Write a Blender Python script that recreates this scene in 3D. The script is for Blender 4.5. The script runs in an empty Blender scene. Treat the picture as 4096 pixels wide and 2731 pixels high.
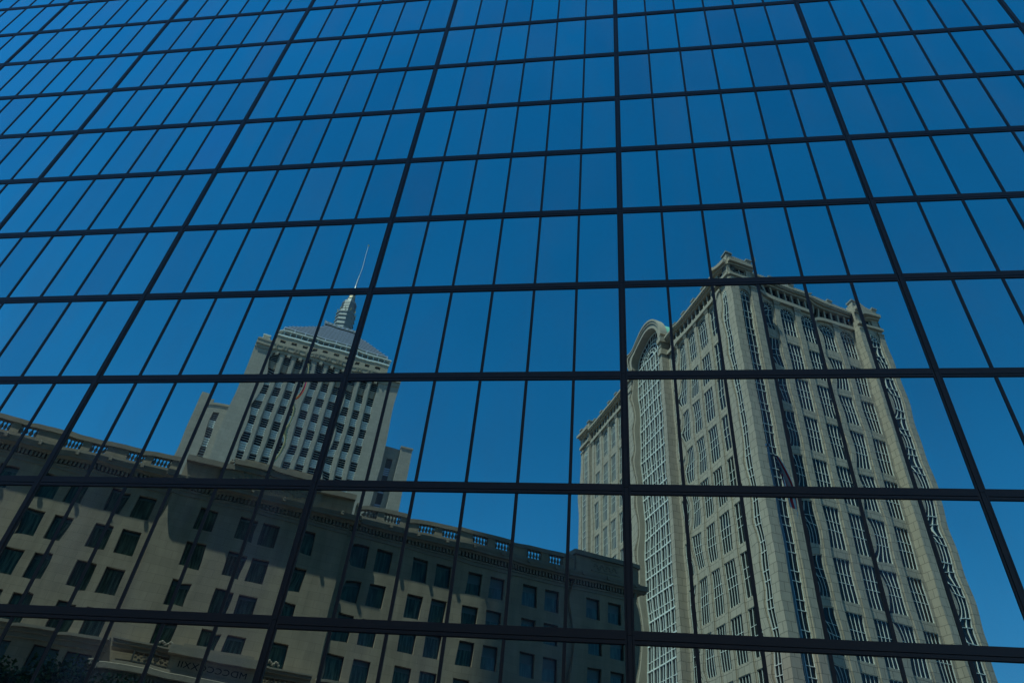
import bpy, math, random
import numpy as np
from mathutils import Matrix, Vector
random.seed(7); RNG = np.random.RandomState(11)
SC = bpy.context.scene
COL = SC.collection

# ------------------------------------------------------------------ camera, sky, sun, exposure
CAM = Vector((-0.2120, -17.1486, 1.6))
RIGHT = Vector((0.98946399, 0.11915118, 0.08224359))
DOWN = Vector((-0.01472897, 0.64795844, -0.76153327))
FWD = Vector((-0.14402801, 0.75229839, 0.64288651))
FPX, IW, IH = 2858.8043, 4096.0, 2731.0
cd = bpy.data.cameras.new('camera'); cam = bpy.data.objects.new('camera', cd); COL.objects.link(cam)
cd.sensor_width = 36.0; cd.sensor_fit = 'HORIZONTAL'; cd.lens = FPX/IW*36.0
cd.clip_start = 0.1; cd.clip_end = 6000
m = Matrix.Identity(4)
for r in range(3):
    m[r][0] = RIGHT[r]; m[r][1] = -DOWN[r]; m[r][2] = -FWD[r]; m[r][3] = CAM[r]
cam.matrix_world = m
SC.camera = cam

SUN_EL = math.radians(65.0)
SUN_AZ = math.atan2(-0.858, 1.0)            # from +Y towards +X
to_sun = Vector((math.cos(SUN_EL)*math.sin(SUN_AZ), math.cos(SUN_EL)*math.cos(SUN_AZ), math.sin(SUN_EL)))
w = bpy.data.worlds.new('World'); SC.world = w; w.use_nodes = True
nt = w.node_tree; nt.nodes.clear()
sky = nt.nodes.new('ShaderNodeTexSky'); sky.sky_type = 'NISHITA'; sky.sun_disc = False
sky.sun_elevation = SUN_EL; sky.sun_rotation = SUN_AZ
sky.altitude = 20.0; sky.air_density = 0.85; sky.dust_density = 0.05; sky.ozone_density = 4.0
hs = nt.nodes.new('ShaderNodeHueSaturation'); hs.inputs['Saturation'].default_value = 1.345; hs.inputs['Hue'].default_value = 0.493
bg = nt.nodes.new('ShaderNodeBackground'); bg.inputs['Strength'].default_value = 0.138
wo = nt.nodes.new('ShaderNodeOutputWorld')
nt.links.new(sky.outputs[0], hs.inputs['Color']); nt.links.new(hs.outputs[0], bg.inputs[0]); nt.links.new(bg.outputs[0], wo.inputs[0])
sd = bpy.data.lights.new('sun', 'SUN'); sd.energy = 4.7; sd.angle = math.radians(0.5); sd.color = (1.0, 0.965, 0.91)
so = bpy.data.objects.new('sun', sd); COL.objects.link(so); so.location = (0, 0, 300)
so.rotation_euler = to_sun.to_track_quat('Z', 'Y').to_euler()
SC.view_settings.view_transform = 'Standard'; SC.view_settings.look = 'None'
SC.view_settings.gamma = 1.0; SC.view_settings.exposure = 0.77
SC.render.engine = 'CYCLES'
SC.cycles.max_bounces = 8; SC.cycles.glossy_bounces = 5; SC.cycles.diffuse_bounces = 3
SC.cycles.use_denoising = True; SC.cycles.denoiser = 'OPENIMAGEDENOISE'
SC.render.film_transparent = False

# ------------------------------------------------------------------ materials
def mat(name, col, rough=0.6, metal=0.0, var=0.0, vscale=1.0, spec=0.5, brick=None, bump=0.0, stain=0.0, island=0.0):
    m = bpy.data.materials.new(name); m.use_nodes = True
    t = m.node_tree; t.nodes.clear()
    p = t.nodes.new('ShaderNodeBsdfPrincipled'); o = t.nodes.new('ShaderNodeOutputMaterial'); t.links.new(p.outputs[0], o.inputs[0])
    p.inputs['Base Color'].default_value = (*col, 1); p.inputs['Roughness'].default_value = rough
    p.inputs['Metallic'].default_value = metal; p.inputs['Specular IOR Level'].default_value = spec
    cur = None
    def rgb(c):
        n = t.nodes.new('ShaderNodeRGB'); n.outputs[0].default_value = (*c, 1); return n.outputs[0]
    def mult(a, fac_socket, lo, hi):
        mr = t.nodes.new('ShaderNodeMapRange'); mr.inputs['To Min'].default_value = lo; mr.inputs['To Max'].default_value = hi
        t.links.new(fac_socket, mr.inputs['Value'])
        mx = t.nodes.new('ShaderNodeVectorMath'); mx.operation = 'SCALE'
        t.links.new(a, mx.inputs[0]); t.links.new(mr.outputs[0], mx.inputs['Scale']); return mx.outputs[0]
    cur = rgb(col)
    if brick:
        bw, bh, mort, dark = brick
        uv = t.nodes.new('ShaderNodeUVMap')
        b = t.nodes.new('ShaderNodeTexBrick'); b.offset = 0.5 if bw < 1.1*bh*4 and dark < 0.9 else 0.0
        b.inputs['Scale'].default_value = 1.0; b.inputs['Brick Width'].default_value = bw; b.inputs['Row Height'].default_value = bh
        b.inputs['Mortar Size'].default_value = mort; b.inputs['Mortar Smooth'].default_value = 0.3; b.inputs['Bias'].default_value = 0.0
        b.inputs['Color1'].default_value = (*[c*0.94 for c in col], 1); b.inputs['Color2'].default_value = (*[c*1.06 for c in col], 1)
        b.inputs['Mortar'].default_value = (*[c*dark for c in col], 1)
        t.links.new(uv.outputs[0], b.inputs['Vector']); cur = b.outputs['Color']
    if var > 0:
        tc = t.nodes.new('ShaderNodeTexCoord'); n = t.nodes.new('ShaderNodeTexNoise')
        n.inputs['Scale'].default_value = vscale; n.inputs['Detail'].default_value = 6; n.inputs['Roughness'].default_value = 0.6
        t.links.new(tc.outputs['Object'], n.inputs['Vector']); cur = mult(cur, n.outputs[0], 1-var*2, 1+var*2)
    if stain > 0:
        tc = t.nodes.new('ShaderNodeTexCoord'); mp = t.nodes.new('ShaderNodeMapping'); mp.inputs['Scale'].default_value = (1.3, 1.3, 0.12)
        n = t.nodes.new('ShaderNodeTexNoise'); n.inputs['Scale'].default_value = 1.0; n.inputs['Detail'].default_value = 5
        t.links.new(tc.outputs['Object'], mp.inputs[0]); t.links.new(mp.outputs[0], n.inputs['Vector'])
        cur = mult(cur, n.outputs[0], 1-stain, 1+stain)
    if island > 0:
        g = t.nodes.new('ShaderNodeNewGeometry'); cur = mult(cur, g.outputs['Random Per Island'], 1-island, 1+island)
    t.links.new(cur, p.inputs['Base Color'])
    if bump > 0:
        tc = t.nodes.new('ShaderNodeTexCoord'); n = t.nodes.new('ShaderNodeTexNoise'); n.inputs['Scale'].default_value = 3.0; n.inputs['Detail'].default_value = 8
        bu = t.nodes.new('ShaderNodeBump'); bu.inputs['Strength'].default_value = bump; bu.inputs['Distance'].default_value = 0.05
        t.links.new(tc.outputs['Object'], n.inputs['Vector']); t.links.new(n.outputs[0], bu.inputs['Height']); t.links.new(bu.outputs[0], p.inputs['Normal'])
    return m

def mirror_glass():
    m = bpy.data.materials.new('mirror_glass'); m.use_nodes = True
    t = m.node_tree; t.nodes.clear()
    p = t.nodes.new('ShaderNodeBsdfPrincipled'); o = t.nodes.new('ShaderNodeOutputMaterial'); t.links.new(p.outputs[0], o.inputs[0])
    p.inputs['Metallic'].default_value = 1.0; p.inputs['Roughness'].default_value = 0.0
    p.inputs['Coat Weight'].default_value = 1.0; p.inputs['Coat Roughness'].default_value = 0.0; p.inputs['Coat IOR'].default_value = 1.52
    g = t.nodes.new('ShaderNodeNewGeometry')
    cr = t.nodes.new('ShaderNodeValToRGB'); e = cr.color_ramp
    base = (0.315, 0.445, 0.405)
    pts = [(0.0, (0.80, 0.82, 0.85)), (0.35, (0.95, 0.96, 0.97)), (0.7, (1.05, 1.03, 1.02)), (0.975, (1.05, 1.0, 1.0)), (0.985, (2.2, 0.90, 1.03)), (1.0, (2.6, 0.88, 1.05))]
    e.elements[0].position = 0; e.elements[1].position = 1
    for k, (q, c) in enumerate(pts):
        el = e.elements[0] if k == 0 else (e.elements[-1] if k == len(pts)-1 else e.elements.new(q))
        el.color = (*[c[i]*base[i] for i in range(3)], 1)
    t.links.new(g.outputs['Random Per Island'], cr.inputs[0])
    tc = t.nodes.new('ShaderNodeTexCoord'); n = t.nodes.new('ShaderNodeTexNoise'); n.inputs['Scale'].default_value = 0.22; n.inputs['Detail'].default_value = 3
    t.links.new(g.outputs['Position'], n.inputs['Vector'])
    mr = t.nodes.new('ShaderNodeMapRange'); mr.inputs['To Min'].default_value = 0.9; mr.inputs['To Max'].default_value = 1.1; t.links.new(n.outputs[0], mr.inputs['Value'])
    v = t.nodes.new('ShaderNodeVectorMath'); v.operation = 'SCALE'; t.links.new(cr.outputs[0], v.inputs[0]); t.links.new(mr.outputs[0], v.inputs['Scale'])
    t.links.new(v.outputs[0], p.inputs['Base Color'])
    # a thin uneven mauve diffuse layer, different on every pane
    df = t.nodes.new('ShaderNodeBsdfDiffuse'); df.inputs[0].default_value = (0.46, 0.33, 0.42, 1)
    n2 = t.nodes.new('ShaderNodeTexNoise'); n2.inputs['Scale'].default_value = 0.35; n2.inputs['Detail'].default_value = 4; n2.inputs['Roughness'].default_value = 0.55
    mp = t.nodes.new('ShaderNodeMapping'); mp.inputs['Scale'].default_value = (1.6, 1.0, 0.55)
    t.links.new(g.outputs['Position'], mp.inputs[0]); t.links.new(mp.outputs[0], n2.inputs['Vector'])
    r2 = t.nodes.new('ShaderNodeMapRange'); r2.inputs['From Min'].default_value = 0.45; r2.inputs['From Max'].default_value = 0.75
    r2.inputs['To Min'].default_value = 0.012; r2.inputs['To Max'].default_value = 0.12; t.links.new(n2.outputs[0], r2.inputs['Value'])
    wn = t.nodes.new('ShaderNodeTexWhiteNoise'); wn.noise_dimensions = '1D'; t.links.new(g.outputs['Random Per Island'], wn.inputs['W'])
    r3 = t.nodes.new('ShaderNodeMapRange'); r3.inputs['From Min'].default_value = 0.6; r3.inputs['From Max'].default_value = 1.0
    r3.inputs['To Min'].default_value = 0.0; r3.inputs['To Max'].default_value = 0.045; t.links.new(wn.outputs['Value'], r3.inputs['Value'])
    ad = t.nodes.new('ShaderNodeMath'); ad.operation = 'ADD'; t.links.new(r2.outputs[0], ad.inputs[0]); t.links.new(r3.outputs[0], ad.inputs[1])
    mx = t.nodes.new('ShaderNodeMixShader'); t.links.new(ad.outputs[0], mx.inputs[0]); t.links.new(p.outputs[0], mx.inputs[1]); t.links.new(df.outputs[0], mx.inputs[2])
    t.links.new(mx.outputs[0], o.inputs[0])
    return m

M = dict(
    glass=mirror_glass(),
    frame=mat('dark_metal', (0.036, 0.024, 0.019), 0.5, 0.0, spec=0.25, var=0.06, vscale=0.5),
    groove_and_shade=mat('black_gasket_and_shade', (0.004, 0.004, 0.005), 0.8),  # gaskets and letters; also painted shade in gallery openings and roof gaps
    tower_side=mat('tower_dark_glass', (0.03, 0.04, 0.05), 0.08, spec=0.8),
    limestone=mat('weathered_limestone', (0.265, 0.208, 0.148), 0.85, var=0.11, vscale=0.45, brick=(1.5, 0.75, 0.016, 0.7), bump=0.12, stain=0.34),
    limestone_trim=mat('limestone_trim', (0.215, 0.178, 0.138), 0.85, var=0.1, vscale=1.5, bump=0.3, stain=0.15),
    cast=mat('cream_precast_stone', (0.37, 0.322, 0.255), 0.75, var=0.04, vscale=0.4, brick=(1.45, 1.28, 0.045, 0.42), stain=0.14),
    cast_trim=mat('cream_stone_trim', (0.36, 0.315, 0.25), 0.75, var=0.05, vscale=1.0, stain=0.08),
    granite=mat('grey_limestone_ashlar', (0.335, 0.305, 0.255), 0.8, var=0.05, vscale=0.5, brick=(1.3, 0.9, 0.022, 0.7), stain=0.08),
    granite_trim=mat('grey_limestone_trim', (0.34, 0.295, 0.23), 0.8, var=0.06, vscale=1.0),
    white=mat('white_painted_metal', (0.72, 0.76, 0.72), 0.4, var=0.03),
    bluish=mat('pale_grey_metal_louvre', (0.42, 0.46, 0.56), 0.45, 0.1, var=0.03),
    lantern=mat('weathered_zinc', (0.23, 0.26, 0.26), 0.5, 0.1, var=0.08),
    gold=mat('gilded_metal', (0.70, 0.50, 0.22), 0.3, 0.7),
    copper=mat('green_copper_patina', (0.17, 0.50, 0.38), 0.7, var=0.1, vscale=0.8, stain=0.1),
    darkglass=mat('dark_window_glass', (0.012, 0.017, 0.018), 0.06, spec=0.25, island=0.5),
    brownglass=mat('green_window_glass', (0.012, 0.032, 0.026), 0.08, spec=0.5, island=0.6),
    sash=mat('dark_bronze_sash', (0.03, 0.022, 0.018), 0.5),
    blind_and_reflection=mat('teal_blind_and_reflection', (0.055, 0.105, 0.115), 0.5),  # blinds, plus sky reflections painted in on the right-hand windows
    slate=mat('roof_membrane', (0.08, 0.08, 0.08), 0.9),
    asphalt=mat('asphalt', (0.05, 0.05, 0.05), 0.9, var=0.1, vscale=2.0, bump=0.2),
    paving=mat('granite_paving', (0.22, 0.21, 0.20), 0.85, var=0.06, vscale=1.0),
    earth=mat('distant_city_ground', (0.12, 0.12, 0.11), 0.95, var=0.1, vscale=0.05),
    paint=mat('road_paint', (0.7, 0.7, 0.68), 0.7),
    bark=mat('bark', (0.06, 0.045, 0.035), 0.9, var=0.1, vscale=8),
    leaf=mat('leaf_green', (0.065, 0.10, 0.018), 0.6, island=0.45),
    pole=mat('grey_aluminium_pole', (0.30, 0.31, 0.33), 0.35, 0.8),
    lamp=None,
)
def emis(name, col, s):
    m = bpy.data.materials.new(name); m.use_nodes = True; t = m.node_tree; t.nodes.clear()
    e = t.nodes.new('ShaderNodeEmission'); e.inputs[0].default_value = (*col, 1); e.inputs[1].default_value = s
    o = t.nodes.new('ShaderNodeOutputMaterial'); t.links.new(e.outputs[0], o.inputs[0]); return m
def curtains(m, lo, hi):
    t = m.node_tree; p = next(n for n in t.nodes if n.type == 'BSDF_PRINCIPLED')
    uv = t.nodes.new('ShaderNodeUVMap'); mp = t.nodes.new('ShaderNodeMapping'); mp.inputs['Scale'].default_value = (5.0, 0.5, 1.0)
    oi = t.nodes.new('ShaderNodeObjectInfo'); ad = t.nodes.new('ShaderNodeVectorMath'); ad.operation = 'ADD'
    cb = t.nodes.new('ShaderNodeCombineXYZ'); ml = t.nodes.new('ShaderNodeMath'); ml.operation = 'MULTIPLY'; ml.inputs[1].default_value = 37.0
    t.links.new(oi.outputs['Random'], ml.inputs[0]); t.links.new(ml.outputs[0], cb.inputs[0]); t.links.new(ml.outputs[0], cb.inputs[1])
    t.links.new(uv.outputs[0], mp.inputs[0]); t.links.new(mp.outputs[0], ad.inputs[0]); t.links.new(cb.outputs[0], ad.inputs[1])
    n = t.nodes.new('ShaderNodeTexNoise'); n.inputs['Scale'].default_value = 1.0; n.inputs['Detail'].default_value = 3
    t.links.new(ad.outputs[0], n.inputs['Vector'])
    cr = t.nodes.new('ShaderNodeValToRGB'); cr.color_ramp.elements[0].position = 0.40; cr.color_ramp.elements[1].position = 0.70
    cr.color_ramp.elements[0].color = (*lo, 1); cr.color_ramp.elements[1].color = (*hi, 1)
    t.links.new(n.outputs[0], cr.inputs[0]); t.links.new(cr.outputs[0], p.inputs['Base Color'])
curtains(M['brownglass'], (0.016, 0.040, 0.032), (0.085, 0.145, 0.11))
M['lamp'] = emis('lit_ceiling_lamp', (1.0, 0.78, 0.28), 0.9)

# ------------------------------------------------------------------ mesh helpers
class Frame:
    """Frame of one facade. o, u, n are laid out as the facade shows in the tower's mirror; y is negated for the real place."""
    def __init__(s, o, u, n): s.o, s.u, s.n = o, u, n
    def p(s, a, d, z): return (s.o[0]+s.u[0]*a+s.n[0]*d, -(s.o[1]+s.u[1]*a+s.n[1]*d), z)
    def mat(s, a, d, z):
        ux, uy, nx, ny = s.u[0], -s.u[1], s.n[0], -s.n[1]
        if ux*ny-uy*nx < 0: ux, uy = -ux, -uy
        x, y, zz = s.p(a, d, z)
        return Matrix(((ux, nx, 0, x), (uy, ny, 0, y), (0, 0, 1, zz), (0, 0, 0, 1)))
WORLD = Frame((0, 0), (1, 0), (0, -1))     # plain world frame: p(x, y, z) = (x, y, z)

class MB:
    def __init__(s, fr): s.fr = fr; s.v = []; s.f = []; s.m = []; s.uv = []; s.mats = []
    def mi(s, mt):
        if mt not in s.mats: s.mats.append(mt)
        return s.mats.index(mt)
    def face(s, pts, mt):
        b = len(s.v); s.v.extend(s.fr.p(*q) for q in pts); s.f.append(tuple(range(b, b+len(pts)))); s.m.append(s.mi(mt))
        a, c, d = (np.array(pts[i], float) for i in (0, 1, 2)); n = np.abs(np.cross(c-a, d-c))
        k = int(np.argmax(n))
        for q in pts: s.uv.append((q[0], q[2]) if k == 1 else ((q[1], q[2]) if k == 0 else (q[0], q[1])))
        return s
    def box(s, a0, a1, d0, d1, z0, z1, mt, skip=''):
        a0, a1 = min(a0, a1), max(a0, a1); d0, d1 = min(d0, d1), max(d0, d1); z0, z1 = min(z0, z1), max(z0, z1)
        s.face([(a0,d1,z0),(a1,d1,z0),(a1,d1,z1),(a0,d1,z1)], mt)
        if 'b' not in skip: s.face([(a1,d0,z0),(a0,d0,z0),(a0,d0,z1),(a1,d0,z1)], mt)
        s.face([(a0,d0,z0),(a0,d1,z0),(a0,d1,z1),(a0,d0,z1)], mt)
        s.face([(a1,d1,z0),(a1,d0,z0),(a1,d0,z1),(a1,d1,z1)], mt)
        s.face([(a0,d1,z1),(a1,d1,z1),(a1,d0,z1),(a0,d0,z1)], mt)
        s.face([(a0,d0,z0),(a1,d0,z0),(a1,d1,z0),(a0,d1,z0)], mt)
        return s
    def prism(s, poly, a0, a1, mt):     # poly of (d, z) extruded along a
        n = len(poly)
        for i in range(n):
            (d0, z0), (d1, z1) = poly[i], poly[(i+1) % n]
            s.face([(a0,d0,z0),(a1,d0,z0),(a1,d1,z1),(a0,d1,z1)], mt)
        s.face([(a0,d,z) for d, z in poly], mt); s.face([(a1,d,z) for d, z in reversed(poly)], mt)
        return s
    def lathe(s, ca, cdp, prof, mt, seg=10):   # prof of (r, z)
        for (r0, z0), (r1, z1) in zip(prof[:-1], prof[1:]):
            for k in range(seg):
                t0, t1 = 2*math.pi*k/seg, 2*math.pi*(k+1)/seg
                s.face([(ca+r0*math.cos(t0), cdp+r0*math.sin(t0), z0), (ca+r0*math.cos(t1), cdp+r0*math.sin(t1), z0),
                        (ca+r1*math.cos(t1), cdp+r1*math.sin(t1), z1), (ca+r1*math.cos(t0), cdp+r1*math.sin(t0), z1)], mt)
        return s
    def bar(s, p, q, wd, mt):           # square bar between two points
        p, q = Vector(p), Vector(q); d = (q-p).normalized(); a = d.cross(Vector((0, 1, 0)))
        if a.length < 1e-3: a = Vector((1, 0, 0))
        a.normalize(); b = d.cross(a); a *= wd/2; b *= wd/2
        c0 = [p+a+b, p-a+b, p-a-b, p+a-b]; c1 = [x+(q-p) for x in c0]
        for i in range(4): s.face([tuple(c0[i]), tuple(c0[(i+1)%4]), tuple(c1[(i+1)%4]), tuple(c1[i])], mt)
        s.face([tuple(x) for x in c0], mt); s.face([tuple(x) for x in reversed(c1)], mt); return s
    def lump(s, a, d, z, r, mt, sq=0.5):
        seg = 6; rows = [(-1, 0.0), (-0.5, 0.85), (0.3, 0.95), (1, 0.0)]
        pr = [(max(0.001, r*k), z+r*h) for h, k in rows]
        for (r0, z0), (r1, z1) in zip(pr[:-1], pr[1:]):
            for k in range(seg):
                t0, t1 = 2*math.pi*k/seg, 2*math.pi*(k+1)/seg
                s.face([(a+r0*math.cos(t0), d+sq*r0*math.sin(t0), z0), (a+r0*math.cos(t1), d+sq*r0*math.sin(t1), z0),
                        (a+r1*math.cos(t1), d+sq*r1*math.sin(t1), z1), (a+r1*math.cos(t0), d+sq*r1*math.sin(t0), z1)], mt)
        return s
    def mesh(s, name):
        me = bpy.data.meshes.new(name); me.from_pydata(s.v, [], s.f)
        for mt in s.mats: me.materials.append(M[mt])
        me.polygons.foreach_set('material_index', s.m)
        uvl = me.uv_layers.new(name='UVMap'); uvl.data.foreach_set('uv', [c for q in s.uv for c in q])
        me.update(); return me

def link(name, me, parent=None, mw=None, **props):
    o = bpy.data.objects.new(name, me); COL.objects.link(o)
    if parent is not None:
        o.parent = parent; o.matrix_parent_inverse = PINV[parent.name]
    if mw is not None: o.matrix_basis = mw
    for k, v in props.items(): o[k] = v
    return o
PINV = {}
def thing(name, loc, label, category, group=None):
    o = bpy.data.objects.new(name, None); COL.objects.link(o); o.location = loc; o.empty_display_size = 1
    o['label'] = label; o['category'] = category
    if group: o['group'] = group
    PINV[o.name] = Matrix.Translation(Vector(loc)).inverted()
    return o
def part(name, mb, parent, **props):
    o = link(name, mb.mesh(name), parent, **props); PINV[o.name] = Matrix.Identity(4); return o
def tag(o, label, category, group=None):
    o['label'] = label; o['category'] = category
    if group: o['group'] = group
    return o

# grid directions of the streets, as the mirror shows them
CV = np.array([CAM.x, CAM.y])
def ax(deg):
    t = math.radians(deg); return np.array([math.cos(t), math.sin(t)])
e1 = ax(28); e2 = ax(118)

# ================================================================== THE GLASS TOWER (y = 0 is its glass plane, street side is -y)
BAY, FLR, Z0 = 8.7, 3.81573, 14.7944
XL, XR = -7*BAY, 5*BAY
J0, J1 = -3, 11
PW, PH = 1.342, 3.490
tower = thing('glass_tower', ((XL+XR)/2, 6, 0), 'dark framed mirror glass tower facade reflecting blue sky and stone buildings', 'skyscraper')

def pane_variant(k):
    rs = np.random.RandomState(40+k)
    xs = np.concatenate([np.linspace(0, 1, 23)**1.7])*PW
    zs = np.linspace(0, PH, 61)
    X, Z = np.meshgrid(xs, zs)
    h = np.zeros_like(X)
    per = rs.uniform(1.05, 1.6); ph = rs.uniform(0, 6.28)
    a0 = rs.uniform(1.5, 3.4)*1e-3; L = rs.uniform(0.11, 0.18)
    k1 = 2*math.pi/per
    h += -a0*L*np.exp(-X/L)*np.cos(k1*Z+ph)
    a0b = rs.uniform(0.3, 0.9)*1e-3; per2 = rs.uniform(0.45, 0.6)
    h += -a0b*0.07*np.exp(-X/0.07)*np.cos(2*math.pi/per2*Z+rs.uniform(0, 6.28))
    a1 = rs.uniform(0.6, 1.3)*1e-3; L2 = rs.uniform(0.40, 0.7); per3 = rs.uniform(1.7, 3.2)
    h += -a1*L2*np.exp(-X/L2)*np.cos(2*math.pi/per3*Z+rs.uniform(0, 6.28))
    a2 = rs.uniform(0.2, 0.5)*1e-3                                       # slight edge roll on the far side and at the sill
    h += a2*0.12*np.exp(-(PW-X)/0.12)*np.cos(2*math.pi/rs.uniform(0.8, 1.6)*Z+rs.uniform(0, 6.28))
    h += rs.uniform(-0.5, 0.5)*1e-3*0.25*np.exp(-Z/0.25)
    h += rs.uniform(-0.25, 0.45)*1e-3*((X-PW/2)**2)/PW                    # barely dished
    h += rs.uniform(-0.2, 0.2)*1e-3*((Z-PH/2)**2)/PH
    h += 0.03e-3*np.cos(9*X+rs.uniform(0, 6))*np.cos(5*Z+rs.uniform(0, 6))
    V = np.stack([X, -h, Z], -1).reshape(-1, 3)
    nx, nz = len(xs), len(zs); F = []
    for j in range(nz-1):
        for i in range(nx-1):
            a = j*nx+i; F.append((a, a+1, a+nx+1, a+nx))
    return V, np.array(F)
NV = 14
variants = [pane_variant(k) for k in range(NV)]
var_mesh = []
def raw_mesh(name, V, F, mt, smooth=True):
    me = bpy.data.meshes.new(name)
    me.vertices.add(len(V)); me.vertices.foreach_set('co', V.astype(np.float32).ravel())
    me.loops.add(F.size); me.loops.foreach_set('vertex_index', F.astype(np.int32).ravel())
    me.polygons.add(len(F)); me.polygons.foreach_set('loop_start', np.arange(0, F.size, F.shape[1], dtype=np.int32))
    me.polygons.foreach_set('use_smooth', np.full(len(F), smooth))
    me.materials.append(M[mt]); me.update(calc_edges=True); return me
for k, (V, F) in enumerate(variants): var_mesh.append(raw_mesh('window', V, F, 'glass'))

def to_px(x, y, z):
    d = Vector((x, y, z))-CAM; c = d.dot(FWD)
    return (IW/2+FPX*d.dot(RIGHT)/c, IH/2+FPX*d.dot(DOWN)/c) if c > 0.1 else (-9e9, -9e9)
panes = []
for i in range(-7, 5):
    for j in range(J0, J1):
        for k in range(6):
            x = i*BAY+0.11+k*(PW+0.0856); z = Z0+j*FLR+0.212
            cs = [to_px(a, 0, b) for a, b in ((x, z), (x+PW, z), (x+PW, z+PH), (x, z+PH))]
            cs = [(min(max(a, 0), IW), min(max(b, 0), IH)) for a, b in cs]
            ar = 0.5*abs(sum(cs[q][0]*cs[(q+1)%4][1]-cs[(q+1)%4][0]*cs[q][1] for q in range(4)))
            panes.append((ar, x, z, random.randrange(NV), random.gauss(0, 0.7e-3), random.gauss(0, 1.1e-3)))
panes.sort(key=lambda q: -q[0])
RX = 0.0
def pane_mat(x, z, tx, tz): return Matrix.Translation((x, RX, z)) @ Matrix.Rotation(tx, 4, 'X') @ Matrix.Rotation(tz, 4, 'Z')
for ar, x, z, k, tx, tz in panes[:100]:
    link('window', var_mesh[k], tower, pane_mat(x, z, tx, tz))
VV, FF, b = [], [], 0
for ar, x, z, k, tx, tz in panes[100:]:
    V, F = variants[k]; R_ = np.array(pane_mat(x, z, tx, tz))
    VV.append(V @ R_[:3, :3].T + R_[:3, 3]); FF.append(F+b); b += len(V)
link('window', raw_mesh('upper_windows', np.vstack(VV), np.vstack(FF), 'glass'), tower, kind='stuff')

# mullions and floor bands: frame proud of the glass by 30 mm
PR = -0.030
zb, zt = Z0+J0*FLR, Z0+J1*FLR
def wbox(mb, x0, x1, y0, y1, z0, z1, mt): mb.box(x0, x1, y0, y1, z0, z1, mt)
for i in range(-7, 6):
    x = i*BAY; mb = MB(WORLD)
    for sg in (-1, 1): wbox(mb, x+sg*0.064, x+sg*0.110, PR, 0.10, zb, zt, 'frame')
    wbox(mb, x-0.064, x+0.064, -0.006, 0.09, zb, zt, 'groove_and_shade')
    for j in range(J0-1, J1):
        z = Z0+j*FLR+0.112; z2 = min(z+FLR-0.012, zt)
        if max(z, zb) < z2: wbox(mb, x-0.052, x+0.052, PR-0.012, -0.006, max(z, zb), z2, 'frame')
    part('bay_mullion', mb, tower)
for i in range(-7, 5):
    for k in range(5):
        x = i*BAY+0.11+(k+1)*PW+k*0.0856; mb = MB(WORLD)
        for j in range(J0, J1):
            wbox(mb, x, x+0.0856, PR+0.004, 0.08, Z0+j*FLR+0.212, Z0+(j+1)*FLR-0.112, 'frame')
        part('mullion', mb, tower)
for j in range(J0, J1+1):
    mb = MB(WORLD); z = Z0+j*FLR
    for i in range(-7, 5):
        a, b_ = i*BAY+0.110, (i+1)*BAY-0.110
        wbox(mb, a, b_, PR, 0.10, z+0.010, z+0.212, 'frame')
        wbox(mb, a, b_, PR, 0.10, z-0.090, z-0.010, 'frame')
        wbox(mb, a, b_, -0.002, 0.09, z-0.010, z+0.010, 'groove_and_shade')
        wbox(mb, a, b_, -0.004, 0.08, z-0.112, z-0.090, 'groove_and_shade')  # dark lip under the band: shade of the recess put into the colour
    part('floor_band', mb, tower)
# the rest of the tower: its other faces, base and the storeys above the picture
mb = MB(WORLD)
mb.box(XL-0.2, XR+0.2, 0.12, 31, 0, 214, 'tower_side')
part('tower_body', mb, tower)
mb = MB(WORLD)
for i in range(-7, 6): mb.box(i*BAY-0.11, i*BAY+0.11, PR, 0.115, zt+0.3, 213.5, 'frame')
for j in range(J1+1, 52): mb.box(XL, XR, PR+0.004, 0.115, Z0+j*FLR-0.11, Z0+j*FLR+0.21, 'frame')
for j in range(J1, 51): mb.box(XL, XR, 0.02, 0.115, Z0+j*FLR+0.22, Z0+(j+1)*FLR-0.12, 'glass')
part('upper_facade', mb, tower)
mb = MB(WORLD); mb.box(XL, XR, 0.0, 0.115, 0.02, zb-0.12, 'tower_side')
for i in range(-7, 6): mb.box(i*BAY-0.3, i*BAY+0.3, -0.25, 0.0, 0.02, zb-0.12, 'frame')
part('base_wall', mb, tower)

# ================================================================== GROUND
mb = MB(WORLD); mb.box(-2500, 2500, -2500, 2500, -0.5, -0.13, 'earth'); link('ground', mb.mesh('ground'), kind='structure')
mb = MB(WORLD); mb.box(-80, 70, -28, 45, -0.12, 0.0, 'paving'); link('plaza', mb.mesh('plaza'), kind='structure')
FB = Frame(CV+70*e2, e1, -e2)
mb = MB(FB); mb.box(-120, 160, 6, 24, -0.126, -0.100, 'asphalt'); link('road', mb.mesh('road'), kind='structure')
mb = MB(FB); mb.box(-75, 41, -2, 6, -0.122, 0.02, 'paving'); link('pavement', mb.mesh('pavement'), kind='structure')
mb = MB(FB)
for k in range(-20, 26): mb.box(k*6, k*6+3, 14.9, 15.05, -0.096, -0.092, 'paint')
link('road_marking', mb.mesh('road_marking'), kind='structure')

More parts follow.
